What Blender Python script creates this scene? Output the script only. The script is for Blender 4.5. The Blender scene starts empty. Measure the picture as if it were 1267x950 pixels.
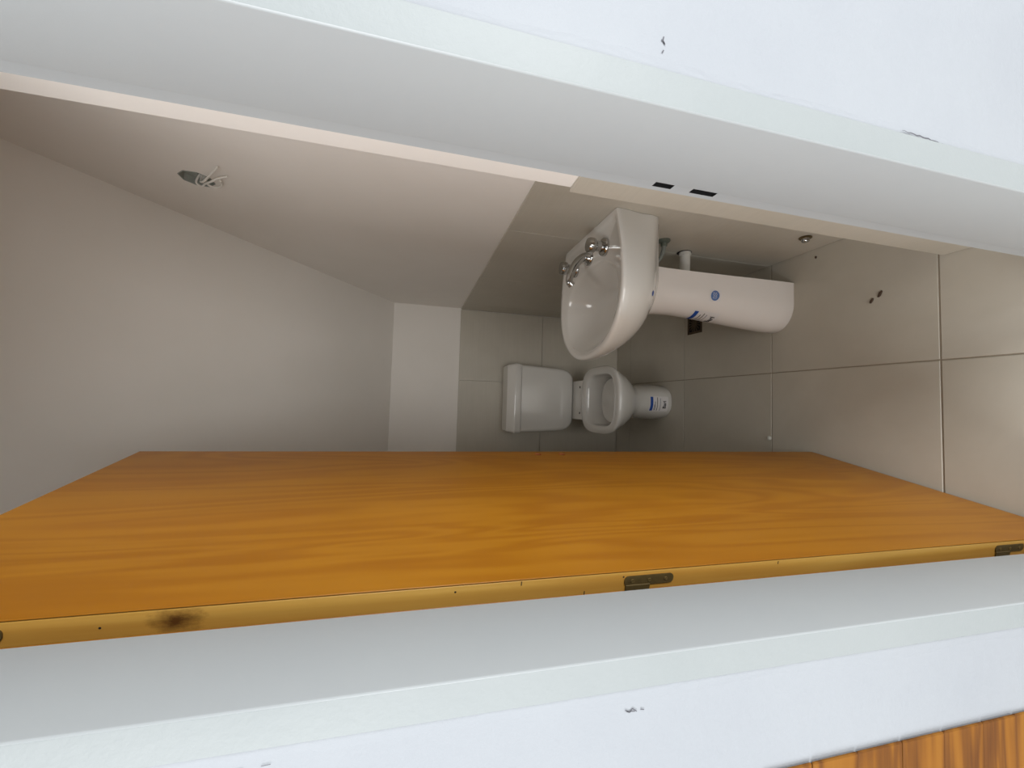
import bpy, bmesh, math, random
from mathutils import Vector, Matrix, noise
from mathutils.bvhtree import BVHTree

random.seed(7)
S = bpy.context.scene
COL = S.collection
PI = math.pi

# ------------------------------------------------------------------ camera
CAM_H = 1.397                      # the phone was held on its side: the picture is rolled by 90 degrees
RIGHT = Vector((0.9982347, -0.04235037, 0.04164053))
DOWN = Vector((0.02981218, -0.24909602, -0.96801984))
FWD = Vector((0.05136849, 0.96755239, -0.24739373))
cd = bpy.data.cameras.new('camera')
cam = bpy.data.objects.new('camera', cd)
COL.objects.link(cam)
m = Matrix((DOWN, RIGHT, -FWD)).transposed().to_4x4()
m.translation = (0, 0, CAM_H)
cam.matrix_world = m
cd.sensor_fit = 'HORIZONTAL'
cd.sensor_width = 36.0
cd.lens = 505.0 / 1267.0 * 36.0
cd.clip_start = 0.01
S.camera = cam

# ------------------------------------------------------------------ light
W = bpy.data.worlds.new('world')
S.world = W
W.use_nodes = True
bg = W.node_tree.nodes['Background']
bg.inputs['Color'].default_value = (0.90, 0.965, 1.0, 1)
bg.inputs['Strength'].default_value = 0.3

def area(name, loc, target, sx, sy, power, color):
    l = bpy.data.lights.new(name, 'AREA')
    l.shape = 'RECTANGLE'
    l.size, l.size_y = sx, sy
    l.energy = power
    l.color = color
    o = bpy.data.objects.new(name, l)
    COL.objects.link(o)
    o.location = loc
    o.rotation_euler = (Vector(target) - Vector(loc)).to_track_quat('-Z', 'Y').to_euler()
    return o
area('hall_deep_fill', (-0.4, -3.0, 1.15), (0.08, 1.2, 1.1), 1.7, 2.0, 51, (1.0, 0.985, 0.96))  # added fill behind the camera, carries light deep into the bathroom
t_ = area('over_door_fill', (-0.10, 0.62, 2.34), (0.22, 1.55, 0.6), 0.45, 0.42, 1.2, (1.0, 0.98, 0.95))  # added fill above the door, no opening there; lifts basin and floor
t_.data.spread = math.radians(95)
area('hall_window', (-1.9, -1.0, 1.8), (0.33, 0.75, 1.1), 1.1, 1.5, 62, (0.97, 0.985, 1.0))
area('hall_side_fill', (1.75, -1.35, 1.2), (-0.22, 0.8, 1.1), 1.1, 1.3, 66, (0.97, 0.985, 1.0))  # added fill from the right, brightens the left lining and door face

S.view_settings.view_transform = 'Standard'
S.view_settings.look = 'None'
S.view_settings.exposure = 0.0
S.view_settings.gamma = 1.0
S.view_settings.use_curve_mapping = False

# ------------------------------------------------------------------ materials
def srgb(r, g, b):
    f = lambda c: (c / 255 / 12.92) if c / 255 <= 0.04045 else ((c / 255 + 0.055) / 1.055) ** 2.4
    return (f(r), f(g), f(b), 1)

class NT:
    def __init__(s, name):
        s.m = bpy.data.materials.new(name)
        s.m.use_nodes = True
        s.t = s.m.node_tree
        s.b = s.t.nodes['Principled BSDF']
    def n(s, typ, **kw):
        nd = s.t.nodes.new(typ)
        for k, v in kw.items():
            if k.startswith('i_'):
                nd.inputs[k[2:].replace('_', ' ')].default_value = v
            else:
                setattr(nd, k, v)
        return nd
    def l(s, a, ao, b, bi):
        s.t.links.new(a.outputs[ao], b.inputs[bi])
    def set(s, **kw):
        for k, v in kw.items():
            s.b.inputs[k.replace('_', ' ')].default_value = v
    def ramp(s, stops):
        r = s.n('ShaderNodeValToRGB')
        e = r.color_ramp.elements
        while len(e) < len(stops):
            e.new(0.5)
        for el, (p, c) in zip(e, stops):
            el.position = p
            el.color = c
        return r
    def coords(s, scale=(1, 1, 1), rot=(0, 0, 0), loc=(0, 0, 0)):
        tc = s.n('ShaderNodeTexCoord')
        mp = s.n('ShaderNodeMapping')
        mp.inputs['Scale'].default_value = scale
        mp.inputs['Rotation'].default_value = rot
        mp.inputs['Location'].default_value = loc
        s.l(tc, 'Object', mp, 'Vector')
        return mp
    def noise(s, mp, scale, detail=4, rough=0.5, dist=0.0):
        nz = s.n('ShaderNodeTexNoise')
        nz.inputs['Scale'].default_value = scale
        nz.inputs['Detail'].default_value = detail
        nz.inputs['Roughness'].default_value = rough
        nz.inputs['Distortion'].default_value = dist
        s.l(mp, 'Vector', nz, 'Vector')
        return nz
    def bump(s, src, out, strength, dist=0.002):
        bp = s.n('ShaderNodeBump')
        bp.inputs['Strength'].default_value = strength
        bp.inputs['Distance'].default_value = dist
        s.l(src, out, bp, 'Height')
        s.l(bp, 'Normal', s.b, 'Normal')

def paint(name, c1, c2, rough, bump=0.15, scale=60, spread=2.5):
    t = NT(name)
    mp = t.coords()
    a = t.noise(mp, spread, 5, 0.6)
    r = t.ramp([(0.3, c1), (0.7, c2)])
    t.l(a, 'Fac', r, 'Fac')
    t.l(r, 'Color', t.b, 'Base Color')
    b = t.noise(mp, scale, 5, 0.65)
    t.bump(b, 'Fac', bump, 0.003)
    t.set(Roughness=rough)
    return t.m

M = {}
M['hall_paint'] = paint('hall_wall_paint', srgb(152, 156, 162), srgb(159, 163, 168), 0.75, 0.45, 45)
M['frame_paint'] = paint('door_frame_paint', srgb(178, 183, 186), srgb(182, 187, 189), 0.38, 0.06, 120)
M['frame_front_toned'] = paint('door_frame_paint_toned_down', srgb(145, 151, 152), srgb(153, 158, 159), 0.6, 0.3, 70)  # darker copy of the frame paint, tones down strongly lit front faces
M['room_paint'] = paint('bathroom_wall_paint', srgb(238, 233, 226), srgb(243, 238, 232), 0.8, 0.15, 50)
M['ceiling_paint'] = paint('bathroom_ceiling_paint', srgb(240, 235, 228), srgb(244, 239, 233), 0.8, 0.12, 40)

def tile_material():
    t = NT('beige_porcelain_tile')
    mp = t.coords()
    oi = t.n('ShaderNodeObjectInfo')
    add = t.n('ShaderNodeVectorMath', operation='ADD')
    sc = t.n('ShaderNodeVectorMath', operation='SCALE')
    sc.inputs[3].default_value = 17.0
    cmb = t.n('ShaderNodeCombineXYZ')
    for k in 'XYZ':
        t.l(oi, 'Random', cmb, k)
    t.l(cmb, 'Vector', sc, 0)
    t.l(mp, 'Vector', add, 0)
    t.l(sc, 'Vector', add, 1)
    a = t.noise(add, 3.0, 6, 0.62, 0.4)
    r = t.ramp([(0.25, srgb(190, 183, 168)), (0.55, srgb(197, 190, 176)), (0.8, srgb(203, 197, 184))])
    t.l(a, 'Fac', r, 'Fac')
    # faint fibre lines pressed in the glaze
    mp2 = t.coords((2.0, 2.0, 60))
    f = t.noise(mp2, 2.5, 3, 0.6)
    mix = t.n('ShaderNodeMix', data_type='RGBA', blend_type='MULTIPLY')
    mix.inputs['Factor'].default_value = 0.18
    t.l(r, 'Color', mix, 6)
    r2 = t.ramp([(0.3, (0.72, 0.72, 0.72, 1)), (0.7, (1, 1, 1, 1))])
    t.l(f, 'Fac', r2, 'Fac')
    t.l(r2, 'Color', mix, 7)
    t.l(mix, 2, t.b, 'Base Color')
    b = t.noise(mp, 90, 4, 0.6)
    t.bump(b, 'Fac', 0.05, 0.001)
    t.set(Roughness=0.42)
    return t.m
M['tile'] = tile_material()

def simple(name, c, rough, metal=0.0, coat=0.0, var=0.06, nscale=12, bump=0.0):
    t = NT(name)
    mp = t.coords()
    a = t.noise(mp, nscale, 4, 0.6)
    lo = tuple(x * (1 - var) for x in c[:3]) + (1,)
    r = t.ramp([(0.3, lo), (0.7, c)])
    t.l(a, 'Fac', r, 'Fac')
    t.l(r, 'Color', t.b, 'Base Color')
    t.set(Roughness=rough, Metallic=metal)
    t.b.inputs['Coat Weight'].default_value = coat
    t.b.inputs['Coat Roughness'].default_value = 0.06
    if bump:
        t.bump(a, 'Fac', bump, 0.002)
    return t.m
M['grout'] = simple('grey_grout', srgb(160, 149, 132), 0.9, var=0.15, nscale=30)
M['ceramic'] = simple('white_vitreous_china', srgb(223, 220, 214), 0.16, coat=0.6, var=0.015, nscale=5)
M['pedestal_ceramic'] = simple('white_pedestal_china', srgb(240, 234, 229), 0.24, coat=0.3, var=0.02, nscale=5)
M['chrome'] = simple('polished_chrome', (0.50, 0.50, 0.49, 1), 0.09, metal=1.0, var=0.02)
M['dark_metal'] = simple('dark_bronze_metal', srgb(104, 86, 50), 0.45, metal=0.45, var=0.3, nscale=60, bump=0.1)
M['box_metal'] = simple('grey_green_box', srgb(172, 176, 168), 0.6, metal=0.0, var=0.15, nscale=40)
M['black'] = simple('black_void', (0.006, 0.005, 0.005, 1), 0.9)
M['white_plastic'] = simple('white_plastic_pipe', srgb(222, 219, 211), 0.4, var=0.03)
M['grey_hose'] = simple('grey_flexible_hose', srgb(128, 132, 126), 0.45, var=0.1, nscale=80)
M['green_grey'] = simple('grey_escutcheon', srgb(104, 112, 102), 0.4, metal=0.2)
M['wire'] = simple('white_wire_jacket', srgb(240, 236, 228), 0.5)
M['drain'] = simple('drain_grate_metal', srgb(98, 82, 64), 0.5, metal=0.5, var=0.2, nscale=50)
M['sticker'] = simple('white_sticker_paper', srgb(228, 224, 222), 0.5, var=0.01)
M['blue'] = simple('sticker_blue', srgb(24, 74, 160), 0.5, var=0.03)
M['sky_blue'] = simple('sticker_pale_blue', srgb(86, 120, 178), 0.5, var=0.05)
M['ink'] = simple('black_ink', srgb(38, 36, 40), 0.6)
M['pale_ink'] = simple('grey_blue_ink', srgb(90, 92, 120), 0.6)
M['pencil'] = simple('pencil_graphite', srgb(92, 92, 98), 0.7)
M['scrap'] = simple('brown_scrap', srgb(78, 58, 40), 0.8, var=0.3, nscale=90, bump=0.4)
M['crumb'] = simple('white_crumb', srgb(224, 221, 212), 0.8, var=0.08, nscale=80, bump=0.4)
M['hall_floor'] = simple('hall_floor_stone', srgb(205, 202, 196), 0.6, var=0.1, nscale=6)
M['cut_wood'] = simple('raw_cut_wood', srgb(176, 100, 56), 0.7)
M['hole_dark'] = simple('dark_drilled_wood', srgb(74, 32, 12), 0.8)
M['screw'] = simple('brass_screw', srgb(150, 128, 82), 0.35, metal=0.8)

def wood(name, base, dark, light, grain_axis='Z', knot=None, gscale=1.0, rough=0.36, rings=26.0, zs=0.55, contrast=1.0):
    t = NT(name)
    st = {'Z': (9, 9, zs), 'X': (0.8, 9, 9)}[grain_axis]
    mp = t.coords(tuple(s * gscale for s in st))
    src = mp
    n0 = t.noise(mp, 1.3, 3, 0.5, 0.6)
    fine = t.noise(t.coords(tuple(s * gscale * (6 if s > 2 else 2) for s in st)), 2.2, 5, 0.7)
    # rings: distance field warped by noise
    wv = t.n('ShaderNodeMath', operation='MULTIPLY')
    wv.inputs[1].default_value = rings
    t.l(n0, 'Fac', wv, 0)
    sn = t.n('ShaderNodeMath', operation='SINE')
    t.l(wv, 'Value', sn, 0)
    mr = t.n('ShaderNodeMapRange')
    mr.inputs['From Min'].default_value = -1
    mr.inputs['From Max'].default_value = 1
    t.l(sn, 'Value', mr, 'Value')
    mixf = t.n('ShaderNodeMix', data_type='FLOAT')
    mixf.inputs[0].default_value = 0.45
    t.l(mr, 'Result', mixf, 2)
    t.l(fine, 'Fac', mixf, 3)
    r = t.ramp([(0.5 - 0.42 / contrast if contrast > 1 else 0.05, dark), (0.5, base), (0.95, light)])
    t.l(mixf, 0, r, 'Fac')
    # broad clouding of the varnish
    cl = t.noise(t.coords((3, 3, 1.6)), 1.6, 4, 0.55)
    cr = t.ramp([(0.3, (0.84, 0.80, 0.74, 1)), (0.7, (1, 1, 1, 1))])
    t.l(cl, 'Fac', cr, 'Fac')
    mx = t.n('ShaderNodeMix', data_type='RGBA', blend_type='MULTIPLY')
    mx.inputs['Factor'].default_value = 0.8
    t.l(r, 'Color', mx, 6)
    t.l(cr, 'Color', mx, 7)
    last, lo = mx, 2
    if knot:
        for (kx, ky, kz, sx, sz, strength) in knot:
            tc = t.n('ShaderNodeTexCoord')
            k = t.n('ShaderNodeMapping')
            k.vector_type = 'POINT'
            k.inputs['Location'].default_value = (-kx * sx, -ky * sx, -kz * sz)
            k.inputs['Scale'].default_value = (sx, sx, sz)
            t.l(tc, 'Object', k, 'Vector')
            nz = t.noise(tc and k, 1.7, 4, 0.7)
            va = t.n('ShaderNodeVectorMath', operation='LENGTH')
            t.l(k, 'Vector', va, 0)
            ad = t.n('ShaderNodeMath', operation='ADD')
            t.l(va, 'Value', ad, 0)
            nm = t.n('ShaderNodeMath', operation='MULTIPLY')
            nm.inputs[1].default_value = 1.3
            t.l(nz, 'Fac', nm, 0)
            t.l(nm, 'Value', ad, 1)
            kr = t.ramp([(0.34, (strength, strength, strength, 1)), (0.74, (0, 0, 0, 1))])
            half = t.n('ShaderNodeMath', operation='MULTIPLY')
            half.inputs[1].default_value = 0.42
            t.l(ad, 'Value', half, 0)
            t.l(half, 'Value', kr, 'Fac')
            km = t.n('ShaderNodeMix', data_type='RGBA', blend_type='MIX')
            t.l(kr, 'Color', km, 0)
            t.l(last, lo, km, 6)
            km.inputs[7].default_value = srgb(74, 40, 14)
            last, lo = km, 2
    t.l(last, lo, t.b, 'Base Color')
    t.set(Roughness=rough)
    t.b.inputs['Specular IOR Level'].default_value = 0.3
    t.bump(fine, 'Fac', 0.04, 0.001)
    return t.m
M['veneer'] = wood('honey_door_veneer', srgb(169, 110, 21), srgb(159, 99, 16), srgb(177, 119, 27), gscale=0.5, rings=75.0, zs=1.1)
M['lipping'] = wood('pale_door_lipping', srgb(192, 148, 70), srgb(177, 125, 50), srgb(202, 162, 86), gscale=1.0,
                    knot=[(-0.017, 0.0005, 1.637, 62, 34, 0.95)])
M['board_wood'] = wood('varnished_board_wood', srgb(134, 84, 16), srgb(94, 53, 10), srgb(148, 98, 26), 'X', gscale=1.4, contrast=1.2, rough=0.7)

# ------------------------------------------------------------------ helpers
def tag(o, label=None, cat=None, group=None, kind=None):
    if label: o['label'] = label
    if cat: o['category'] = cat
    if group: o['group'] = group
    if kind: o['kind'] = kind
    return o

def empty(name, loc=(0, 0, 0), rotz=0.0):
    o = bpy.data.objects.new(name, None)
    o.empty_display_size = 0.05
    o.location = loc
    o.rotation_euler = (0, 0, rotz)
    COL.objects.link(o)
    return o

def obj(name, bm, mat, parent=None, smooth=None):
    me = bpy.data.meshes.new(name)
    bmesh.ops.recalc_face_normals(bm, faces=bm.faces[:])
    bm.to_mesh(me)
    bm.free()
    mats = mat if isinstance(mat, (list, tuple)) else [mat]
    for k in mats:
        me.materials.append(k)
    if smooth is not None:
        for p in me.polygons:
            p.use_smooth = True
        me.set_sharp_from_angle(angle=math.radians(smooth))
    o = bpy.data.objects.new(name, me)
    COL.objects.link(o)
    if parent:
        o.parent = parent
    return o

def box(bm, x0, x1, y0, y1, z0, z1, bevel=0.0, seg=1):
    r = bmesh.ops.create_cube(bm, size=1.0)
    vs = r['verts']
    bmesh.ops.scale(bm, vec=(x1 - x0, y1 - y0, z1 - z0), verts=vs)
    bmesh.ops.translate(bm, vec=((x0 + x1) / 2, (y0 + y1) / 2, (z0 + z1) / 2), verts=vs)
    if bevel:
        es = list({e for v in vs for e in v.link_edges})
        bmesh.ops.bevel(bm, geom=es, offset=bevel, segments=seg, profile=0.5, affect='EDGES')
    return bm

def bx(*a, **k):
    return box(bmesh.new(), *a, **k)

def prism(bm, pts, axis, a, b):
    """polygon pts (2D) swept along axis from a to b"""
    def mk(p, t):
        return {'z': (p[0], p[1], t), 'x': (t, p[0], p[1]), 'y': (p[0], t, p[1])}[axis]
    lo = [bm.verts.new(mk(p, a)) for p in pts]
    hi = [bm.verts.new(mk(p, b)) for p in pts]
    bm.faces.new(lo)
    bm.faces.new(hi[::-1])
    n = len(pts)
    for i in range(n):
        bm.faces.new((lo[i], hi[i], hi[(i + 1) % n], lo[(i + 1) % n]))
    return bm

def loft(bm, rings, cap0=True, cap1=True):
    vr = [[bm.verts.new(p) for p in r] for r in rings]
    n = len(vr[0])
    for a, b in zip(vr, vr[1:]):
        for i in range(n):
            bm.faces.new((a[i], a[(i + 1) % n], b[(i + 1) % n], b[i]))
    if cap0: bm.faces.new(vr[0][::-1])
    if cap1: bm.faces.new(vr[-1])
    return bm

def lathe(bm, prof, origin, axis, n=24):
    """prof: list of (radius, distance along axis)"""
    ax = Vector(axis).normalized()
    u = ax.orthogonal().normalized()
    v = ax.cross(u)
    o = Vector(origin)
    rings = [[o + ax * d + (u * math.cos(2 * PI * i / n) + v * math.sin(2 * PI * i / n)) * max(r, 1e-5) for i in range(n)] for r, d in prof]
    return loft(bm, rings)

def tube(bm, pts, rad, n=12, sub=6):
    P = [Vector(p) for p in pts]
    R = rad if isinstance(rad, (list, tuple)) else [rad] * len(P)
    out, rr = [], []
    for i in range(len(P) - 1):
        p0, p1, p2, p3 = P[max(i - 1, 0)], P[i], P[i + 1], P[min(i + 2, len(P) - 1)]
        for k in range(sub):
            t = k / sub
            out.append(0.5 * ((2 * p1) + (p2 - p0) * t + (2 * p0 - 5 * p1 + 4 * p2 - p3) * t * t + (3 * p1 - p0 - 3 * p2 + p3) * t ** 3))
            rr.append(R[i] * (1 - t) + R[i + 1] * t)
    out.append(P[-1]); rr.append(R[-1])
    rings = []
    up = None
    for i, p in enumerate(out):
        d = (out[min(i + 1, len(out) - 1)] - out[max(i - 1, 0)]).normalized()
        if up is None:
            up = d.orthogonal().normalized()
        up = (up - d * up.dot(d)).normalized()
        s = d.cross(up)
        rings.append([p + (up * math.cos(2 * PI * k / n) + s * math.sin(2 * PI * k / n)) * rr[i] for k in range(n)])
    return loft(bm, rings)

def cut(o, cutters, mat=None):
    """boolean-subtract the bmeshes in cutters from object o, keeping plain mesh data"""
    for cb in cutters:
        c = obj('cutter', cb, mat or M['black'])
        md = o.modifiers.new('b', 'BOOLEAN')
        md.object = c
        md.operation = 'DIFFERENCE'
        md.solver = 'EXACT'
        md.material_mode = 'TRANSFER'
        dg = bpy.context.evaluated_depsgraph_get()
        dg.update()
        me = bpy.data.meshes.new_from_object(o.evaluated_get(dg))
        o.modifiers.clear()
        old = o.data
        o.data = me
        me.name = old.name
        bpy.data.meshes.remove(old)
        cm = c.data
        bpy.data.objects.remove(c)
        bpy.data.meshes.remove(cm)

# ------------------------------------------------------------------ setting
XR, XL, YB = 0.598, -0.42, 2.548            # painted faces of the bathroom
YF0, YF1 = 0.376, 0.546                     # front wall (door wall)
TH = 0.008                                  # tile thickness over the paint
TZ = 1.092                                  # top of the wall tiling
SLOPE = 0.652
def ceil_z(y): return 1.5 + SLOPE * (2.54 - y)

floor = tag(obj('floor', bx(XL - 0.1, XR + 0.1, 0.44, YB + 0.1, -0.14, -0.0022), M['grout']), kind='structure')
hall = tag(obj('floor_hall', bx(-2.6, 2.6, -3.6, 0.44, -0.14, -0.004), M['hall_floor']), kind='structure')

def tiles(parent, plane, us, vs, gap=0.0017):
    """tiles between consecutive joints us x vs; plane(u0,u1,v0,v1) gives the box extents"""
    for u0, u1 in zip(us, us[1:]):
        for v0, v1 in zip(vs, vs[1:]):
            if u1 - u0 < 0.008 or v1 - v0 < 0.008:
                continue
            e = plane(u0 + gap / 2, u1 - gap / 2, v0 + gap / 2, v1 - gap / 2)
            dz = random.uniform(-0.0006, 0.0006)
            obj('tile', bx(*e, bevel=0.0012), M['tile'], parent)
tiles(floor, lambda a, b, c, d: (a, b, c, d, -0.008, 0.0), [XL, -0.373, 0.157, XR], [0.44, 0.779, 1.309, 1.839, 2.369, YB], 0.0038)

# right wall, with the hole for the junction box
wr = obj('wall_right', prism(bmesh.new(), [(0.5, -0.008), (YB + 0.1, -0.008), (YB + 0.1, ceil_z(YB + 0.1) + .03), (0.5, ceil_z(0.5) + .03)], 'x', XR, XR + 0.1), M['room_paint'])
JB = (1.285, 1.985)                         # junction box centre (y, z)
def octagon(cy, cz, r, flat=PI / 8):
    return [(cy + r * math.cos(flat + k * PI / 4), cz + r * math.sin(flat + k * PI / 4)) for k in range(8)]
cut(wr, [prism(bmesh.new(), octagon(JB[0], JB[1], 0.0425), 'x', XR - 0.02, XR + 0.030)])
tag(wr, kind='structure')
tiles(wr, lambda a, b, c, d: (XR - TH, XR - 0.0002, a, b, c, d), [0.762, 0.785, 1.316, 1.862, 2.39, YB - TH], [0.002, TZ])
# back wall
wb = tag(obj('wall_back', bx(XL - 0.1, XR + 0.1, YB, YB + 0.1, -0.008, 1.62), M['room_paint']), kind='structure')
tiles(wb, lambda a, b, c, d: (a, b, YB - TH, YB - 0.0002, c, d), [XL + 0.002, 0.145 - 0.53, 0.145, XR - TH - 0.001], [0.002, 0.55, TZ])
# left wall (behind the door leaf)
wl = tag(obj('wall_left', prism(bmesh.new(), [(0.5, -0.008), (YB + 0.1, -0.008), (YB + 0.1, ceil_z(YB + 0.1) + .03), (0.5, ceil_z(0.5) + .03)], 'x', XL - 0.1, XL), M['room_paint']), kind='structure')
tiles(wl, lambda a, b, c, d: (XL + 0.0002, XL + TH, a, b, c, d), [0.56, 0.785, 1.316, 1.85, 2.38, YB - TH], [0.002, 0.546, TZ])
# pier beside the door
SX, SY = 0.449, 0.762
ws = tag(obj('wall_pier', bx(SX, XR + 0.05, YF1 - 0.02, SY, -0.008, ceil_z(SY) + 0.03), M['room_paint']), kind='structure')
tiles(ws, lambda a, b, c, d: (SX - TH, SX - 0.0002, a, b, c, d), [YF1 + 0.001, SY + 0.006], [0.002, TZ])
# sloping ceiling (soffit of a stair)
cl = tag(obj('ceiling', prism(bmesh.new(), [(0.5, ceil_z(0.5)), (YB + 0.1, ceil_z(YB + 0.1)), (YB + 0.1, ceil_z(YB + 0.1) + 0.14), (0.5, ceil_z(0.5) + 0.14)], 'x', XL - 0.1, XR + 0.1), M['ceiling_paint']), kind='structure')

# front wall around the frame
FXL, FXR, FZ = -0.276, 0.367, 2.05
bm = bmesh.new()
prism(bm, [(-2.6, -0.008), (FXL, -0.008), (FXL, FZ), (FXR, FZ), (FXR, -0.008), (2.6, -0.008), (2.6, 2.95), (-2.6, 2.95)], 'y', YF0, YF1)
wf = tag(obj('wall_front', bm, M['hall_paint']), kind='structure')

# door frame: folded sheet-metal section with a rebate
frame = tag(empty('trim_1', (0, YF0, 0)), kind='structure')
LX, RX, FY, YS, YE, YEL = -0.245, 0.327, 0.372, 0.507, 0.5455, 0.530
def front_faces(bm):
    for f in bm.faces:
        f.normal_update()
        if f.normal.y < -0.9 and f.calc_center_median().y < FY + 0.001:
            f.material_index = 1  # toned-down copy; bevels keep the lighter paint as a bright arris line
    return bm
def jamb(pts):
    bm = prism(bmesh.new(), pts, 'z', -0.006, FZ)
    bmesh.ops.recalc_face_normals(bm, faces=bm.faces[:])
    es = [e for e in bm.edges if abs(e.verts[0].co.z - e.verts[1].co.z) > 1 and (e.verts[0].co.x, e.verts[0].co.y) and
          any(abs(e.verts[0].co.x - x) < 1e-4 and abs(e.verts[0].co.y - y) < 1e-4 for x, y in ((LX, FY), (RX, FY), (LX, YS), (RX, YS)))]
    bmesh.ops.bevel(bm, geom=es, offset=0.0028, segments=3, profile=0.5, affect='EDGES')
    bmesh.ops.recalc_face_normals(bm, faces=bm.faces[:])
    return front_faces(bm)
jl = obj('jamb', jamb([(LX, FY), (LX, YS), (LX - 0.013, YS), (LX - 0.013, YEL), (FXL, YEL), (FXL, FY)]), [M['frame_paint'], M['frame_front_toned']], None, 30)
jr = obj('jamb', jamb([(RX, FY), (RX, YS), (RX + 0.013, YS), (RX + 0.013, YE), (FXR, YE), (FXR, FY)]), [M['frame_paint'], M['frame_front_toned']], None, 30)
cut(jr, [bx(RX + 0.006, RX + 0.035, 0.508, 0.5365, z0, z1) for z0, z1 in ((0.940, 0.984), (1.017, 1.049))])
for j in (jl, jr):
    j.parent = frame
    j.matrix_parent_inverse = Matrix.Translation((0, -YF0, 0))
hd = obj('head', prism(bmesh.new(), [(FY, 2.004), (YS, 2.004), (YS, 2.017), (YE, 2.017), (YE, FZ), (FY, FZ)], 'x', LX, RX), M['frame_paint'], frame)
hd.matrix_parent_inverse = Matrix.Translation((0, -YF0, 0))
for z0, z1 in ((0.940, 0.984), (1.017, 1.049)):
    o = obj('strike_slot', bx(RX + 0.0335, RX + 0.0348, 0.5085, 0.536, z0 + 0.0004, z1 - 0.0004), M['black'], frame)
    o.matrix_parent_inverse = Matrix.Translation((0, -YF0, 0))
    tag(o, 'black strike slot in the white rebate')

# rough plaster bead where wall and frame meet
def seam(x, side):
    bm = bmesh.new()
    nz_, nx_ = 260, 7
    g = []
    for i in range(nz_ + 1):
        z = 0.02 + 2.02 * i / nz_
        row = []
        wgt = 0.5 + 0.5 * noise.noise(Vector((z * 2.1, side, 0.3)))
        for k in range(nx_ + 1):
            t = k / nx_
            xx = x + side * (-0.003 + 0.026 * t * (0.6 + 0.6 * abs(noise.noise(Vector((z * 3, 5 + side, 1))))))
            h = math.sin(PI * t) * (0.0008 + 0.0045 * wgt * abs(noise.noise(Vector((xx * 90, z * 46, side)))))
            y = YF0 + 0.0004 - (h + (0.0035 * (1 - t) ** 3)) if 0 < k < nx_ else YF0 + 0.0006 - (0.0032 if k == 0 else 0)
            row.append(bm.verts.new((xx, y, z)))
        g.append(row)
    for a, b in zip(g, g[1:]):
        for k in range(nx_):
            bm.faces.new((a[k], a[k + 1], b[k + 1], b[k]))
    return obj('plaster_seam', bm, M['hall_paint'], wf, 60)
seam(FXL, -1)
bm = bmesh.new()
prev = None
for i in range(15):
    t = i / 14
    zz = 0.79 - 0.075 * t
    xx = FXR + 0.004 - 0.004 * t + 0.0007 * math.sin(i * 2.3)
    w = 0.0009 * math.sin(PI * t) + 0.0002
    q = [bm.verts.new((xx - w, YF0 - 0.0036, zz)), bm.verts.new((xx + w, YF0 - 0.0036, zz))]
    if prev: bm.faces.new((prev[0], prev[1], q[1], q[0]))
    prev = q
obj('plaster_crack', bm, M['pencil'], wf)
seam(FXR, 1)

def stroke(bm, pts, w, y):
    """flat pencil stroke on the front wall: pts (x, z)"""
    for (x0, z0), (x1, z1) in zip(pts, pts[1:]):
        d = Vector((x1 - x0, z1 - z0)).normalized()
        nn = Vector((-d.y, d.x)) * w / 2
        q = [bm.verts.new((x, y, z)) for x, z in ((x0 - nn.x, z0 - nn.y), (x1 - nn.x, z1 - nn.y), (x1 + nn.x, z1 + nn.y), (x0 + nn.x, z0 + nn.y))]
        bm.faces.new(q)
def pencil(strokes, w=0.0012):
    bm = bmesh.new()
    for p in strokes:
        stroke(bm, p, w, YF0 - 0.0008)
    obj('pencil_mark', bm, M['pencil'], wf)
pencil([[(0.408, 1.141), (0.4035, 1.142), (0.399, 1.1395)], [(0.404, 1.144), (0.4, 1.14)], [(0.3925, 1.141), (0.389, 1.143)]], 0.0014)
pencil([[(-0.297, 1.176), (-0.300, 1.171), (-0.2965, 1.168), (-0.3, 1.163)], [(-0.2985, 1.1745), (-0.2995, 1.165)], [(-0.2985, 1.159), (-0.2995, 1.155)]], 0.0009)
pencil([[(-0.2915, 1.497), (-0.2912, 1.490)], [(-0.2930, 1.56), (-0.2915, 1.51)]], 0.0005)

# ------------------------------------------------------------------ door
ANG = math.radians(10)
door = tag(empty('door_1', (-0.237, 0.547, 0.0), -ANG), kind='structure')
# local axes: +y along the leaf (hinge edge at y = 0), +x towards the viewer's right (seen face at x = 0)
DW, DT, Z0, Z1 = 0.600, 0.034, 0.010, 1.992
seen = obj('face_panel', bx(-0.0012, 0, 0.0, DW, Z0, Z1, bevel=0.0003), M['veneer'])
cut(seen, [lathe(bmesh.new(), [(0.010, -0.006), (0.010, 0.006)], (0, 0.5745, z), (1, 0, 0), 16) for z in (1.030, 0.957)], M['cut_wood'])
obj('face_panel', bx(-DT, -DT + 0.0030, 0, DW, Z0, Z1, bevel=0.0004), M['veneer'], door)
obj('edge_strip', bx(-DT + 0.0032, -0.0030, 0.0003, 0.03, Z0, Z1, bevel=0.0003), M['lipping'], door)
fe = obj('edge_strip', bx(-DT + 0.0032, -0.0014, DW - 0.03, DW - 0.0005, Z0, Z1, bevel=0.0004), M['lipping'])
obj('core', bx(-DT + 0.0032, -0.0014, 0.0302, DW - 0.0302, Z0 + 0.001, Z1 - 0.001), M['lipping'], door)
cut(fe, [lathe(bmesh.new(), [(0.010, -0.006), (0.010, 0.006)], (0, 0.5745, z), (1, 0, 0), 16) for z in (1.030, 0.957)], M['cut_wood'])
seen.parent = door
fe.parent = door
for z in (1.030, 0.957):
    obj('lock_hole', lathe(bmesh.new(), [(0.0099, -0.0055), (0.0094, -0.0054)], (0, 0.5745, z), (1, 0, 0), 18), M['hole_dark'], door, 40)
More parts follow.
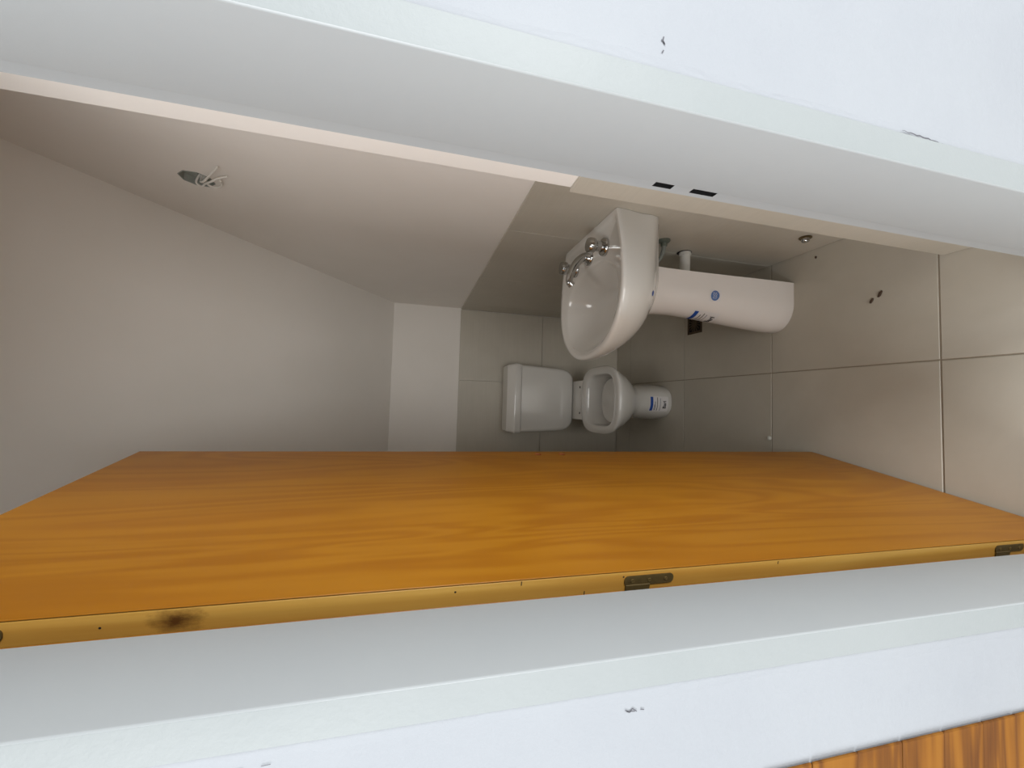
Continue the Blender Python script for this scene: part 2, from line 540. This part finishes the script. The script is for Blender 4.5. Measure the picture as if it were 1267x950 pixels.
for x, z in ((-0.018, 1.709), (-0.011, 1.325), (-0.0095, 1.0795)):
    obj('nail_hole', lathe(bmesh.new(), [(0.0016, 0), (0.0014, 0.0004)], (x, 0.0006, z), (0, -1, 0), 10), M['black'], door)
for x, z, L in ((-0.0065, 1.235, 0.006), (-0.029, 1.14, 0.006), (-0.0065, 0.80, 0.005)):
    bm = bx(x - L / 2, x + L / 2, 0.0, 0.0008, z - 0.0006, z + 0.0006)
    obj('edge_crack', bm, M['black'], door)

def round_plate(bm, x0, x1, z0, z1, y0, y1, r, n=5):
    pts = []
    for cx, cz, a0 in ((x1 - r, z1 - r, 0), (x0 + r, z1 - r, 90), (x0 + r, z0 + r, 180), (x1 - r, z0 + r, 270)):
        for k in range(n + 1):
            a = math.radians(a0 + 90 * k / n)
            pts.append((cx + r * math.cos(a), cz + r * math.sin(a)))
    return prism(bm, pts, 'y', y0, y1)
for zc in (1.832, 1.037, 0.232):
    h = obj('hinge', round_plate(bmesh.new(), -0.0235, -0.0085, zc - 0.041, zc + 0.041, -0.0012, 0.0006, 0.0065), M['dark_metal'], door, 40)
    bm = bx(-0.040, -0.0215, -0.0026, -0.0003, zc - 0.001, zc + 0.039, bevel=0.0005)
    obj('hinge_tongue', bm, M['dark_metal'], h)
    bm = lathe(bmesh.new(), [(0.004, 0), (0.005, 0.001), (0.005, 0.0395), (0.004, 0.0405)], (-0.0405, -0.0005, zc - 0.0012), (0, 0, 1), 14)
    obj('hinge_barrel', bm, M['dark_metal'], h, 40)
    for dz in (-0.028, 0.0, 0.028):
        obj('screw', lathe(bmesh.new(), [(0.0030, 0), (0.0030, 0.0004), (0.0021, 0.0007), (0.0009, 0.0002)], (-0.016, -0.0012, zc + dz), (0, -1, 0), 12), M['screw'], h, 40)

# ------------------------------------------------------------------ wash basin
BY = 1.260
XW = XR - TH - 0.001                          # tiled wall face
bas = tag(empty('washbasin', (XW, BY, 0.0)), 'white ceramic washbasin with rounded front, fixed to the right tiled wall', 'washbasin')
def outline(xf, hwm, hwb, z, xb=XW, xm=0.375, nb=14, ns=14, nf=40):
    """D plan: straight back against the wall, sides that swell, elliptical front"""
    pts = []
    for k in range(nb):
        pts.append((xb, BY - hwb + 2 * hwb * k / nb))
    for k in range(ns):
        t = k / ns
        pts.append((xb + (xm - xb) * t, BY + hwb + (hwm - hwb) * math.sin(t * PI / 2)))
    for k in range(nf):
        a = PI / 2 - PI * k / nf
        pts.append((xm - (xm - xf) * abs(math.cos(a)) ** 0.94, BY + hwm * (1 if a > 0 else -1) * abs(math.sin(a)) ** 0.97))
    for k in range(ns):
        t = k / ns
        pts.append((xm + (xb - xm) * t, BY - hwb - (hwm - hwb) * math.cos(t * PI / 2)))
    return [Vector((x, y, z)) for x, y in pts]
def egg(ref, cx, af, ab, hb, z, p=2.0, cy=BY):
    out = []
    for v in ref:
        d = Vector((v.x - cx, v.y - cy))
        a = af if d.x < 0 else ab
        d.normalize()
        r = 1 / ((abs(d.x) / a) ** p + (abs(d.y) / hb) ** p) ** (1 / p)
        out.append(Vector((cx + d.x * r, cy + d.y * r, z)))
    return out
RZ = 0.823
ref = outline(0.157, 0.243, 0.198, RZ)
rings = []
for z, xf, hm, hb, xm in ((0.632, 0.300, 0.125, 0.120, 0.43), (0.640, 0.288, 0.135, 0.135, 0.425), (0.655, 0.272, 0.142, 0.150, 0.42),
                          (0.672, 0.242, 0.172, 0.180, 0.41), (0.698, 0.216, 0.197, 0.188, 0.40), (0.730, 0.192, 0.217, 0.186, 0.39),
                          (0.765, 0.172, 0.231, 0.192, 0.38), (0.795, 0.161, 0.2395, 0.196, 0.375), (0.812, 0.157, 0.243, 0.198, 0.375),
                          (0.820, 0.1585, 0.242, 0.1975, 0.375), (0.8235, 0.162, 0.239, 0.195, 0.375)):
    rings.append(outline(xf, hm, hb, z, xm=xm))
# over the lip and into the bowl
def inset(ring, d, z, dback=None):
    c = Vector((0.385, BY, 0))
    out = []
    for v in ring:
        w = Vector((v.x, v.y, 0)) - c
        k = max(0.0, (w.length - d) / w.length)
        p = c + w * k
        out.append(Vector((min(p.x, XW - (dback or d)), p.y, z)))
    return out
rings.append(inset(ref, 0.016, 0.8235, 0.012))
rings.append(inset(ref, 0.021, 0.8205, 0.020))
rings.append(inset(ref, 0.028, 0.8165, 0.030))
cx = 0.360
rings.append(egg(ref, cx, 0.177, 0.122, 0.197, 0.8145, 2.2))
rings.append(egg(ref, cx, 0.173, 0.116, 0.192, 0.810, 2.2))
rings.append(egg(ref, cx, 0.165, 0.108, 0.183, 0.798, 2.2))
rings.append(egg(ref, cx, 0.150, 0.096, 0.168, 0.774, 2.2))
rings.append(egg(ref, cx, 0.128, 0.080, 0.146, 0.742, 2.1))
rings.append(egg(ref, cx, 0.098, 0.064, 0.112, 0.719, 2.0))
rings.append(egg(ref, cx, 0.058, 0.045, 0.062, 0.706, 2.0, BY - 0.01))
rings.append(egg(ref, cx, 0.024, 0.024, 0.024, 0.701, 2.0, BY - 0.012))
rings.append(egg(ref, cx, 0.021, 0.021, 0.021, 0.693, 2.0, BY - 0.012))
inv_bas = Matrix.Translation((-XW, -BY, 0))
o = obj('basin', loft(bmesh.new(), rings), M['ceramic'], bas, 50)
o.matrix_parent_inverse = inv_bas
basin_obj = o
o = obj('drain_ring', lathe(bmesh.new(), [(0.0205, 0), (0.0205, 0.003), (0.017, 0.005), (0.013, 0.0028), (0.004, 0.002)], (cx, BY - 0.012, 0.6955), (0, 0, 1), 24), M['chrome'], bas, 40)
o.matrix_parent_inverse = inv_bas

# pedestal: half-round column, open at the back
PY = 1.292
ped = tag(empty('basin_pedestal', (0.42, PY, 0)), 'white half-round ceramic pedestal standing under the washbasin', 'pedestal')
def ped_ring(z, xf, hw, xb, th=0.014):
    pts, n = [], 28
    xm = xf + hw * 1.22
    def run(o_):
        r = []
        a, b = xm - xf - o_, hw - o_
        r.append((xb, PY - b)); r.append((xb - (xb - xm) * 0.5, PY - b * 0.995))
        for k in range(n + 1):
            t = -PI / 2 + PI * k / n
            r.append((xm - a * abs(math.cos(t)) ** 1.0, PY + b * (1 if t > 0 else -1) * abs(math.sin(t)) ** 0.97))
        r.append((xb - (xb - xm) * 0.5, PY + b * 0.995)); r.append((xb, PY + b))
        return r
    out = run(0.0)
    inn = run(th)
    return [Vector((x, y, z)) for x, y in out + inn[::-1]]
prings = [ped_ring(z, xf, hw, xb) for z, xf, hw, xb in (
    (0.0005, 0.316, 0.082, 0.490), (0.006, 0.313, 0.084, 0.491), (0.06, 0.314, 0.0835, 0.491), (0.15, 0.320, 0.081, 0.491), (0.26, 0.330, 0.077, 0.491),
    (0.38, 0.341, 0.0735, 0.491), (0.48, 0.347, 0.072, 0.491), (0.55, 0.345, 0.073, 0.491), (0.595, 0.336, 0.077, 0.491), (0.618, 0.322, 0.083, 0.492), (0.6315, 0.312, 0.088, 0.493))]
inv_ped = Matrix.Translation((-0.42, -PY, 0))
ped_mesh = obj('column', loft(bmesh.new(), prings), M['pedestal_ceramic'], ped, 40)
ped_mesh.matrix_parent_inverse = inv_ped

# ------------------------------------------------------------------ stickers wrapped on ceramics
def surf(o):
    dg = bpy.context.evaluated_depsgraph_get()
    dg.update()
    bm = bmesh.new()
    bm.from_mesh(o.data)
    t = BVHTree.FromBMesh(bm)
    bm.free()
    return t
def wrap(name, shape, tree, origin, udir, vdir, mat, parent, lift, inv):
    """shape: bmesh in the xy plane; every vertex is dropped on the surface along -(u x v)"""
    u, v = Vector(udir).normalized(), Vector(vdir).normalized()
    w = u.cross(v)
    for vt in shape.verts:
        p = Vector(origin) + u * vt.co.x + v * vt.co.y + w * 0.05
        hit = tree.ray_cast(p, -w, 0.2)
        q = hit[0] if hit[0] is not None else p - w * 0.05
        nrm = hit[1] if hit[0] is not None else w
        if nrm.dot(w) < 0: nrm = -nrm
        vt.co = q + nrm * lift
    o = obj(name, shape, mat, parent)
    o.matrix_parent_inverse = inv
    return o
def patch(x0, x1, y0, y1, nx=10, ny=10):
    bm = bmesh.new()
    g = [[bm.verts.new((x0 + (x1 - x0) * i / nx, y0 + (y1 - y0) * j / ny, 0)) for i in range(nx + 1)] for j in range(ny + 1)]
    for j in range(ny):
        for i in range(nx):
            bm.faces.new((g[j][i], g[j][i + 1], g[j + 1][i + 1], g[j + 1][i]))
    return bm
def disc(r, n=28, rings=4, sx=1.0):
    bm = bmesh.new()
    c = bm.verts.new((0, 0, 0))
    prev = None
    for k in range(1, rings + 1):
        ring = [bm.verts.new((sx * r * k / rings * math.cos(2 * PI * i / n), r * k / rings * math.sin(2 * PI * i / n), 0)) for i in range(n)]
        for i in range(n):
            j = (i + 1) % n
            if prev: bm.faces.new((prev[i], ring[i], ring[j], prev[j]))
            else: bm.faces.new((c, ring[i], ring[j]))
        prev = ring
    return bm
def letters(text, size, x, y, bold=False, shear=0.0):
    cu = bpy.data.curves.new('t', 'FONT')
    cu.body = text
    cu.size = size
    cu.shear = shear
    cu.align_x = 'CENTER'
    cu.resolution_u = 3
    if bold: cu.offset = size * 0.03
    o = bpy.data.objects.new('t', cu)
    COL.objects.link(o)
    dg = bpy.context.evaluated_depsgraph_get()
    dg.update()
    me = bpy.data.meshes.new_from_object(o.evaluated_get(dg))
    bm = bmesh.new()
    bm.from_mesh(me)
    bpy.data.objects.remove(o)
    bpy.data.curves.remove(cu)
    bpy.data.meshes.remove(me)
    bmesh.ops.translate(bm, vec=(x, y, 0), verts=bm.verts[:])
    return bm

# ------------------------------------------------------------------ toilet
TX = 0.042
toi = tag(empty('toilet', (TX, 2.2, 0)), 'white ceramic toilet without a seat, its square cistern against the back wall', 'toilet')
inv_toi = Matrix.Translation((-TX, -2.2, 0))
def sup(z, yf, yb, hw, p=2.4, n=56, ym=None):
    """superellipse plan, front towards -y"""
    ym = ym if ym is not None else (yf + yb) / 2
    out = []
    for k in range(n):
        a = 2 * PI * k / n
        c, s = math.cos(a), math.sin(a)
        x = hw * (1 if c > 0 else -1) * abs(c) ** (2 / p)
        L = (ym - yf) if s < 0 else (yb - ym)
        y = ym + L * (1 if s > 0 else -1) * abs(s) ** (2 / p)
        out.append(Vector((TX + x, y, z)))
    return out
TR = 0.388
rings = [sup(0.0005, 1.938, 2.42, 0.101, 2.8), sup(0.006, 1.934, 2.422, 0.104, 2.8), sup(0.06, 1.938, 2.42, 0.1015, 2.7), sup(0.14, 1.944, 2.42, 0.099, 2.6),
         sup(0.185, 1.940, 2.42, 0.102, 2.5), sup(0.215, 1.924, 2.41, 0.112, 2.4), sup(0.245, 1.896, 2.39, 0.129, 2.4), sup(0.280, 1.862, 2.36, 0.150, 2.45, ym=2.10),
         sup(0.315, 1.836, 2.33, 0.167, 2.5, ym=2.08), sup(0.345, 1.820, 2.30, 0.177, 2.6, ym=2.07), sup(0.368, 1.812, 2.28, 0.183, 3.0, ym=2.06),
         sup(0.380, 1.813, 2.27, 0.1845, 3.2, ym=2.06), sup(0.386, 1.818, 2.265, 0.181, 3.2, ym=2.06), sup(TR, 1.825, 2.26, 0.175, 3.2, ym=2.06),
         sup(TR, 1.866, 2.204, 0.146, 4.0, ym=2.05), sup(0.385, 1.871, 2.199, 0.141, 4.0, ym=2.05), sup(0.365, 1.874, 2.196, 0.139, 3.8, ym=2.05),
         sup(0.335, 1.874, 2.192, 0.138, 3.4, ym=2.05), sup(0.316, 1.876, 2.188, 0.136, 3.0, ym=2.05), sup(0.300, 1.880, 2.184, 0.132, 2.6, ym=2.05),
         sup(0.272, 1.884, 2.180, 0.128, 2.5, ym=2.05), sup(0.272, 1.886, 2.177, 0.126, 2.5, ym=2.05), sup(0.300, 1.890, 2.172, 0.122, 2.4, ym=2.05), sup(0.303, 1.898, 2.164, 0.116, 2.4, ym=2.05),
         sup(0.296, 1.925, 2.145, 0.095, 2.3, ym=2.05), sup(0.287, 1.965, 2.115, 0.06, 2.2, ym=2.05), sup(0.284, 2.01, 2.08, 0.03, 2.0, ym=2.05)]
bowl = obj('bowl', loft(bmesh.new(), rings), M['ceramic'], toi, 55)
bowl.matrix_parent_inverse = inv_toi
# shelf carrying the cistern
sh = obj('cistern_shelf', bx(TX - 0.119, TX + 0.119, 2.235, 2.50, 0.300, 0.3865, bevel=0.008, seg=2), M['ceramic'], toi, 40)
sh.matrix_parent_inverse = inv_toi
for dx in (-0.078, 0.078):
    o = obj('seat_bolt_hole', lathe(bmesh.new(), [(0.0075, 0), (0.0070, 0.0006)], (TX + dx, 2.288, 0.3863), (0, 0, 1), 14), M['black'], toi)
    o.matrix_parent_inverse = inv_toi
def rrect(z, y0, y1, hw, r, n=6):
    out = []
    for cx_, cy_, a0 in ((TX + hw - r, y1 - r, 0), (TX - hw + r, y1 - r, 90), (TX - hw + r, y0 + r, 180), (TX + hw - r, y0 + r, 270)):
        for k in range(n + 1):
            a = math.radians(a0 + 90 * k / n)
            out.append(Vector((cx_ + r * math.cos(a), cy_ + r * math.sin(a), z)))
    return out
YBT = YB - TH - 0.002
CY = 2.376
cr = []
for z, hw, yf in ((0.3872, 0.128, CY + 0.03), (0.390, 0.140, CY + 0.018), (0.398, 0.155, CY + 0.010), (0.412, 0.170, CY + 0.005), (0.432, 0.183, CY + 0.002),
                  (0.458, 0.1905, CY), (0.50, 0.1945, CY), (0.60, 0.200, CY - 0.001), (0.70, 0.2045, CY - 0.002), (0.729, 0.2055, CY - 0.002)):
    cr.append(rrect(z, yf, YBT, hw, 0.022))
o = obj('cistern', loft(bmesh.new(), cr), M['ceramic'], toi, 40)
o.matrix_parent_inverse = inv_toi
lr = [rrect(0.7310, CY - 0.001, YBT, 0.206, 0.02), rrect(0.7315, CY - 0.006, YBT, 0.2105, 0.02), rrect(0.745, CY - 0.009, YBT, 0.2125, 0.02), rrect(0.768, CY - 0.009, YBT, 0.2125, 0.02),
      rrect(0.774, CY - 0.006, YBT, 0.210, 0.02), rrect(0.805, CY + 0.018, YBT - 0.01, 0.204, 0.02), rrect(0.812, CY + 0.026, YBT - 0.015, 0.197, 0.02)]
o = obj('cistern_lid', loft(bmesh.new(), lr), M['ceramic'], toi, 24)
o.matrix_parent_inverse = inv_toi

# sticker on the toilet foot
tt = surf(bowl)
OT = (0.030, 1.94, 0.082)
stk = wrap('sticker', patch(-0.040, 0.040, -0.058, 0.050, 14, 14), tt, OT, (1, 0, 0), (0, 0, 1), M['sticker'], toi, 0.0006, inv_toi)
tag(stk, 'white maker sticker with blue header on the toilet foot')
def print_on(shape, mat, lift, parent, tree, org, u, v, name='print'):
    return wrap(name, shape, tree, org, u, v, mat, parent, lift, Matrix())
U, V = (1, 0, 0), (0, 0, 1)
print_on(patch(-0.037, 0.037, 0.030, 0.046, 12, 3), M['blue'], 0.0010, stk, tt, OT, U, V)
for y, x0, x1, w in ((0.0165, -0.035, 0.012, 0.003), (0.0225, -0.035, -0.005, 0.002), (0.004, -0.036, 0.034, 0.003), (-0.013, -0.036, 0.030, 0.0022)):
    print_on(patch(x0, x1, y, y + w, 12, 1), M['ink' if w == 0.003 else 'pale_ink'], 0.0010, stk, tt, OT, U, V)
print_on(letters('Bari', 0.026, -0.004, -0.044, True), M['ink'], 0.0011, stk, tt, OT, U, V, 'lettering')

# stickers on the pedestal
tp = surf(ped_mesh)
def on_ped(angle, z):
    a = math.radians(angle)
    w = Vector((-math.sin(a), -math.cos(a), 0))       # outward direction
    u = Vector((math.cos(a), -math.sin(a), 0))        # reading direction when seen from outside
    o_ = Vector((0.41, PY, z))
    h = tp.ray_cast(o_ + w * 0.3, -w, 0.5)
    return h[0], u
org, u = on_ped(-2, 0.345)
rs = wrap('sticker', patch(-0.020, 0.020, -0.024, 0.022), tp, org, u, V, M['sticker'], ped, 0.0006, inv_ped)
tag(rs, 'small sticker with a pale blue disc on the pedestal side')
print_on(disc(0.0175), M['sky_blue'], 0.0010, rs, tp, org, u, V)
for k, y in enumerate((0.007, 0.001, -0.005)):
    bm = bmesh.new()
    for i in range(14):
        x0, x1 = -0.011 + i * 0.0016, -0.011 + (i + 1) * 0.0016
        f = lambda x: y + 0.0016 * math.sin(x * 700 + k)
        q = [bm.verts.new(p) for p in ((x0, f(x0) - 0.0008, 0), (x1, f(x1) - 0.0008, 0), (x1, f(x1) + 0.0008, 0), (x0, f(x0) + 0.0008, 0))]
        bm.faces.new(q)
    print_on(bm, M['sticker'], 0.0014, rs, tp, org, u, V)
org, u = on_ped(76, 0.362)
fs = wrap('sticker', patch(-0.034, 0.034, -0.060, 0.046, 14, 14), tp, org, u, V, M['sticker'], ped, 0.0006, inv_ped)
tag(fs, 'white maker sticker with blue header on the pedestal front')
print_on(patch(-0.030, 0.030, 0.026, 0.042, 12, 3), M['blue'], 0.0010, fs, tp, org, u, V)
for y, x0, x1, w in ((0.010, -0.028, 0.018, 0.003), (-0.002, -0.030, 0.026, 0.003), (-0.014, -0.030, 0.022, 0.002)):
    print_on(patch(x0, x1, y, y + w, 12, 1), M['ink' if w == 0.003 else 'pale_ink'], 0.0010, fs, tp, org, u, V)
print_on(letters('Bari', 0.026, -0.002, -0.048, True), M['ink'], 0.0011, fs, tp, org, u, V, 'lettering')
# sliver of blue sticker under the basin
tb = surf(basin_obj)
wrap('sticker', disc(0.008), tb, (0.345, 1.06, 0.690), (0.95, -0.3, 0), (0, 0, 1), M['blue'], bas, 0.0006, inv_bas)

# ------------------------------------------------------------------ tap set on the basin deck
fx, fy, fz = 0.508, BY, 0.8165
fau = tag(empty('faucet', (fx, fy, fz)), 'chrome tap set with curved spout and two round knobs on the basin deck', 'faucet')
inv_f = Matrix.Translation((-fx, -fy, -fz))
sp = obj('spout', tube(bmesh.new(), [(fx + 0.002, fy, fz + 0.004), (fx - 0.002, fy, fz + 0.022), (fx - 0.020, fy, fz + 0.043), (fx - 0.048, fy, fz + 0.060), (fx - 0.076, fy, fz + 0.070), (fx - 0.092, fy, fz + 0.070), (fx - 0.102, fy, fz + 0.061)],
                       [0.015, 0.0145, 0.0138, 0.0130, 0.0122, 0.0120, 0.0120], 18, 8), M['chrome'], fau, 50)
sp.matrix_parent_inverse = inv_f
obj('outlet', lathe(bmesh.new(), [(0.0106, 0), (0.0102, 0.0006)], (fx - 0.1022, fy, fz + 0.0608), (-0.74, 0, -0.67), 16), M['black'], sp)
o = obj('spout_base', lathe(bmesh.new(), [(0.027, -0.004), (0.027, 0.004), (0.023, 0.009), (0.017, 0.013), (0.0145, 0.02)], (fx, fy, fz), (0, 0, 1), 28), M['chrome'], fau, 40)
o.matrix_parent_inverse = inv_f
for s_ in (-1, 1):
    p = (fx - 0.006, fy + s_ * 0.114, fz)
    k = obj('knob', lathe(bmesh.new(), [(0.0165, 0.010), (0.0165, 0.032), (0.019, 0.035), (0.0225, 0.038), (0.0235, 0.042), (0.0235, 0.054), (0.021, 0.059), (0.004, 0.061)],
                          p, (0, 0, 1), 28), M['chrome'], fau, 40)
    k.matrix_parent_inverse = inv_f
    obj('flange', lathe(bmesh.new(), [(0.0275, -0.004), (0.0285, 0.002), (0.0285, 0.006), (0.026, 0.010), (0.0165, 0.013)], p, (0, 0, 1), 28), M['chrome'], k, 40)

# ------------------------------------------------------------------ plumbing
hs = tag(empty('supply_hose', (XW, 1.225, 0.552)), 'grey flexible supply hose with round escutcheon under the washbasin', 'hose')
inv = Matrix.Translation((-XW, -1.225, -0.552))
o = obj('hose', tube(bmesh.new(), [(XW - 0.004, 1.225, 0.552), (XW - 0.035, 1.226, 0.553), (XW - 0.068, 1.232, 0.565), (XW - 0.092, 1.242, 0.595), (XW - 0.098, 1.248, 0.612), (XW - 0.099, 1.25, 0.624)], [0.009, 0.0075, 0.0065, 0.0065, 0.0065, 0.0065], 12), M['grey_hose'], hs, 60)
o.matrix_parent_inverse = inv
o = obj('escutcheon', lathe(bmesh.new(), [(0.022, 0), (0.022, 0.003), (0.018, 0.007), (0.011, 0.009), (0.011, 0.020), (0.009, 0.022)], (XW - 0.0002, 1.225, 0.552), (-1, 0, 0), 24), M['green_grey'], hs, 40)
o.matrix_parent_inverse = inv
wp = tag(empty('waste_pipe', (XW, 1.297, 0.412)), 'white plastic waste pipe running from the tiled wall to the pedestal', 'pipe')
inv = Matrix.Translation((-XW, -1.297, -0.412))
o = obj('pipe', tube(bmesh.new(), [(XW - 0.001, 1.297, 0.412), (XW - 0.05, 1.297, 0.412), (XW - 0.085, 1.296, 0.416), (XW - 0.112, 1.293, 0.436), (XW - 0.122, 1.291, 0.475), (XW - 0.124, 1.290, 0.56)], 0.0185, 20), M['white_plastic'], wp, 60)
o.matrix_parent_inverse = inv
o = obj('wall_collar', lathe(bmesh.new(), [(0.0215, 0), (0.0215, 0.010), (0.0188, 0.012)], (XW - 0.0005, 1.297, 0.412), (-1, 0, 0), 24), M['white_plastic'], wp, 40)
o.matrix_parent_inverse = inv
o = obj('wall_hole', lathe(bmesh.new(), [(0.0265, 0), (0.0262, 0.0006)], (XW - 0.0004, 1.299, 0.414), (-1, 0, 0), 18), M['black'], wp)
o.matrix_parent_inverse = inv
cp = tag(empty('pipe_cap', (XW, 1.057, 0.128)), 'small round metal cap on the right tiled wall just above the floor', 'pipe cap')
inv = Matrix.Translation((-XW, -1.057, -0.128))
o = obj('cap', lathe(bmesh.new(), [(0.012, 0.003), (0.012, 0.012), (0.010, 0.015), (0.002, 0.016)], (XW, 1.057, 0.128), (-1, 0, 0), 20), M['chrome'], cp, 40)
o.matrix_parent_inverse = inv
o = obj('cap_flange', lathe(bmesh.new(), [(0.019, 0.0005), (0.019, 0.003), (0.013, 0.005)], (XW, 1.057, 0.128), (-1, 0, 0), 20), M['dark_metal'], cp, 40)
o.matrix_parent_inverse = inv

# floor drain
dr = tag(empty('floor_drain', (0.440, 1.758, 0.0005)), 'small square dark floor drain grate on the tiles behind the pedestal', 'drain')
bm = bmesh.new()
for a in range(4):
    b2 = bx(-0.052, 0.052, -0.052, -0.041, 0.0, 0.003, bevel=0.0006)
    b2.transform(Matrix.Rotation(a * PI / 2, 4, 'Z'))
    me = bpy.data.meshes.new('tmp'); b2.to_mesh(me); b2.free(); bm.from_mesh(me); bpy.data.meshes.remove(me)
obj('drain_rim', bm, M['drain'], dr)
obj('drain_pan', bx(-0.042, 0.042, -0.042, 0.042, 0.0, 0.0008), M['black'], dr)
for k in range(16):
    b2 = bx(0.013, 0.0415, -0.0022, 0.0022, 0.0008, 0.0024)
    b2.transform(Matrix.Rotation(k * PI / 8, 4, 'Z'))
    obj('grate_bar', b2, M['drain'], dr)
obj('grate_ring', lathe(bmesh.new(), [(0.014, 0), (0.014, 0.002), (0.006, 0.002)], (0, 0, 0.0008), (0, 0, 1), 20), M['drain'], dr, 40)

# ------------------------------------------------------------------ junction box with loose wires
jb = tag(empty('junction_box', (XR, JB[0], JB[1])), 'octagonal electrical box with loose white wires high on the right wall', 'junction box')
inv = Matrix.Translation((-XR, -JB[0], -JB[1]))
bm = bmesh.new()
po, pi_ = octagon(JB[0], JB[1], 0.042), octagon(JB[0], JB[1], 0.040)
loft(bm, [[Vector((XR - 0.0008, y, z)) for y, z in po], [Vector((XR + 0.026, y, z)) for y, z in po], [Vector((XR + 0.026, y, z)) for y, z in pi_], [Vector((XR - 0.0008, y, z)) for y, z in pi_], [Vector((XR - 0.0008, y, z)) for y, z in po]], False, False)
bmesh.ops.remove_doubles(bm, verts=bm.verts[:], dist=1e-6)
o = obj('box_shell', bm, M['box_metal'], jb)
o.matrix_parent_inverse = inv
o = obj('box_back', prism(bmesh.new(), pi_, 'x', XR + 0.020, XR + 0.0255), M['box_metal'], jb)
o.matrix_parent_inverse = inv
o = obj('conduit_mouth', lathe(bmesh.new(), [(0.012, 0), (0.012, 0.004), (0.008, 0.0042), (0.008, 0.001)], (XR + 0.020, JB[0] + 0.002, JB[1] - 0.012), (-1, 0, 0), 16), M['black'], jb)
o.matrix_parent_inverse = inv
X0 = XR + 0.016
for pts in ([(X0, JB[0], JB[1] - 0.012), (XR - 0.008, JB[0] - 0.006, JB[1] - 0.012), (XR - 0.016, JB[0] - 0.028, JB[1] - 0.030), (XR - 0.012, JB[0] - 0.066, JB[1] - 0.062), (XR - 0.006, JB[0] - 0.096, JB[1] - 0.088)],
            [(X0, JB[0] + 0.003, JB[1] - 0.014), (XR - 0.010, JB[0] - 0.004, JB[1] - 0.020), (XR - 0.018, JB[0] - 0.030, JB[1] - 0.044), (XR - 0.012, JB[0] - 0.046, JB[1] - 0.070), (XR - 0.006, JB[0] - 0.052, JB[1] - 0.094)],
            [(X0, JB[0] + 0.002, JB[1] - 0.016), (XR - 0.008, JB[0] + 0.006, JB[1] - 0.024), (XR - 0.010, JB[0] + 0.016, JB[1] - 0.040), (XR - 0.008, JB[0] + 0.002, JB[1] - 0.060), (XR - 0.005, JB[0] - 0.018, JB[1] - 0.064)],
            [(X0, JB[0] + 0.002, JB[1] - 0.006), (XR - 0.006, JB[0] + 0.006, JB[1] + 0.004), (XR - 0.010, JB[0] + 0.020, JB[1] - 0.004), (XR + 0.004, JB[0] + 0.018, JB[1] - 0.016)]):
    o = obj('wire', tube(bmesh.new(), pts, 0.0028, 8), M['wire'], jb, 60)
    o.matrix_parent_inverse = inv

# ------------------------------------------------------------------ wooden boards at the picture's lower right corner
pn = tag(empty('board_panel', (-0.70, YF0, 0)), 'varnished wooden panel of horizontal boards against the white wall beside the door frame', 'wood panel')
inv = Matrix.Translation((0.70, -YF0, 0))
z = 0.002
while z < 1.0:
    h = random.choice((0.062, 0.07, 0.066))
    d = random.uniform(0, 0.0015)
    o = obj('board', bx(-1.25, -0.386, YF0 - 0.005 + d, YF0 - 0.001, z, z + h - 0.0015, bevel=0.0012), M['board_wood'], pn)
    o.matrix_parent_inverse = inv
    z += h

# ------------------------------------------------------------------ crumbs on the floor
def chip(name, loc, sx, sy, sz, rot, mat, label, cat, seed):
    rnd = random.Random(seed)
    bm = bmesh.new()
    bmesh.ops.create_icosphere(bm, subdivisions=2, radius=1.0)
    for v in bm.verts:
        k = 1 + 0.28 * noise.noise(v.co * 1.6 + Vector((seed * 3.1, 0, 0)))
        v.co = Vector((v.co.x * sx * k, v.co.y * sy * k, max(v.co.z, -0.75) * sz * k))
    zmin = min(v.co.z for v in bm.verts)
    bmesh.ops.translate(bm, vec=(0, 0, -zmin), verts=bm.verts[:])
    o = obj(name, bm, mat, None, 50)
    o.location = loc
    o.rotation_euler = (0, 0, rot)
    tag(o, label, cat)
chip('plaster_crumb', (-0.100, 1.317, 0.0), 0.010, 0.009, 0.006, 0.4, M['crumb'], 'white plaster crumb on a floor tile joint near the door', 'crumb', 1)
chip('brown_scrap', (0.375, 0.921, 0.0), 0.0115, 0.0045, 0.003, -0.5, M['scrap'], 'larger brown scrap on the floor tile in front of the pedestal', 'scrap', 2)
chip('brown_scrap', (0.359, 0.945, 0.0), 0.0095, 0.004, 0.003, -0.6, M['scrap'], 'smaller brown scrap beside the larger one on the floor', 'scrap', 3)
chip('dark_speck', (0.560, 1.123, 0.0), 0.005, 0.004, 0.003, 0.2, M['scrap'], 'tiny dark speck on the floor by the pedestal and right wall', 'speck', 4)
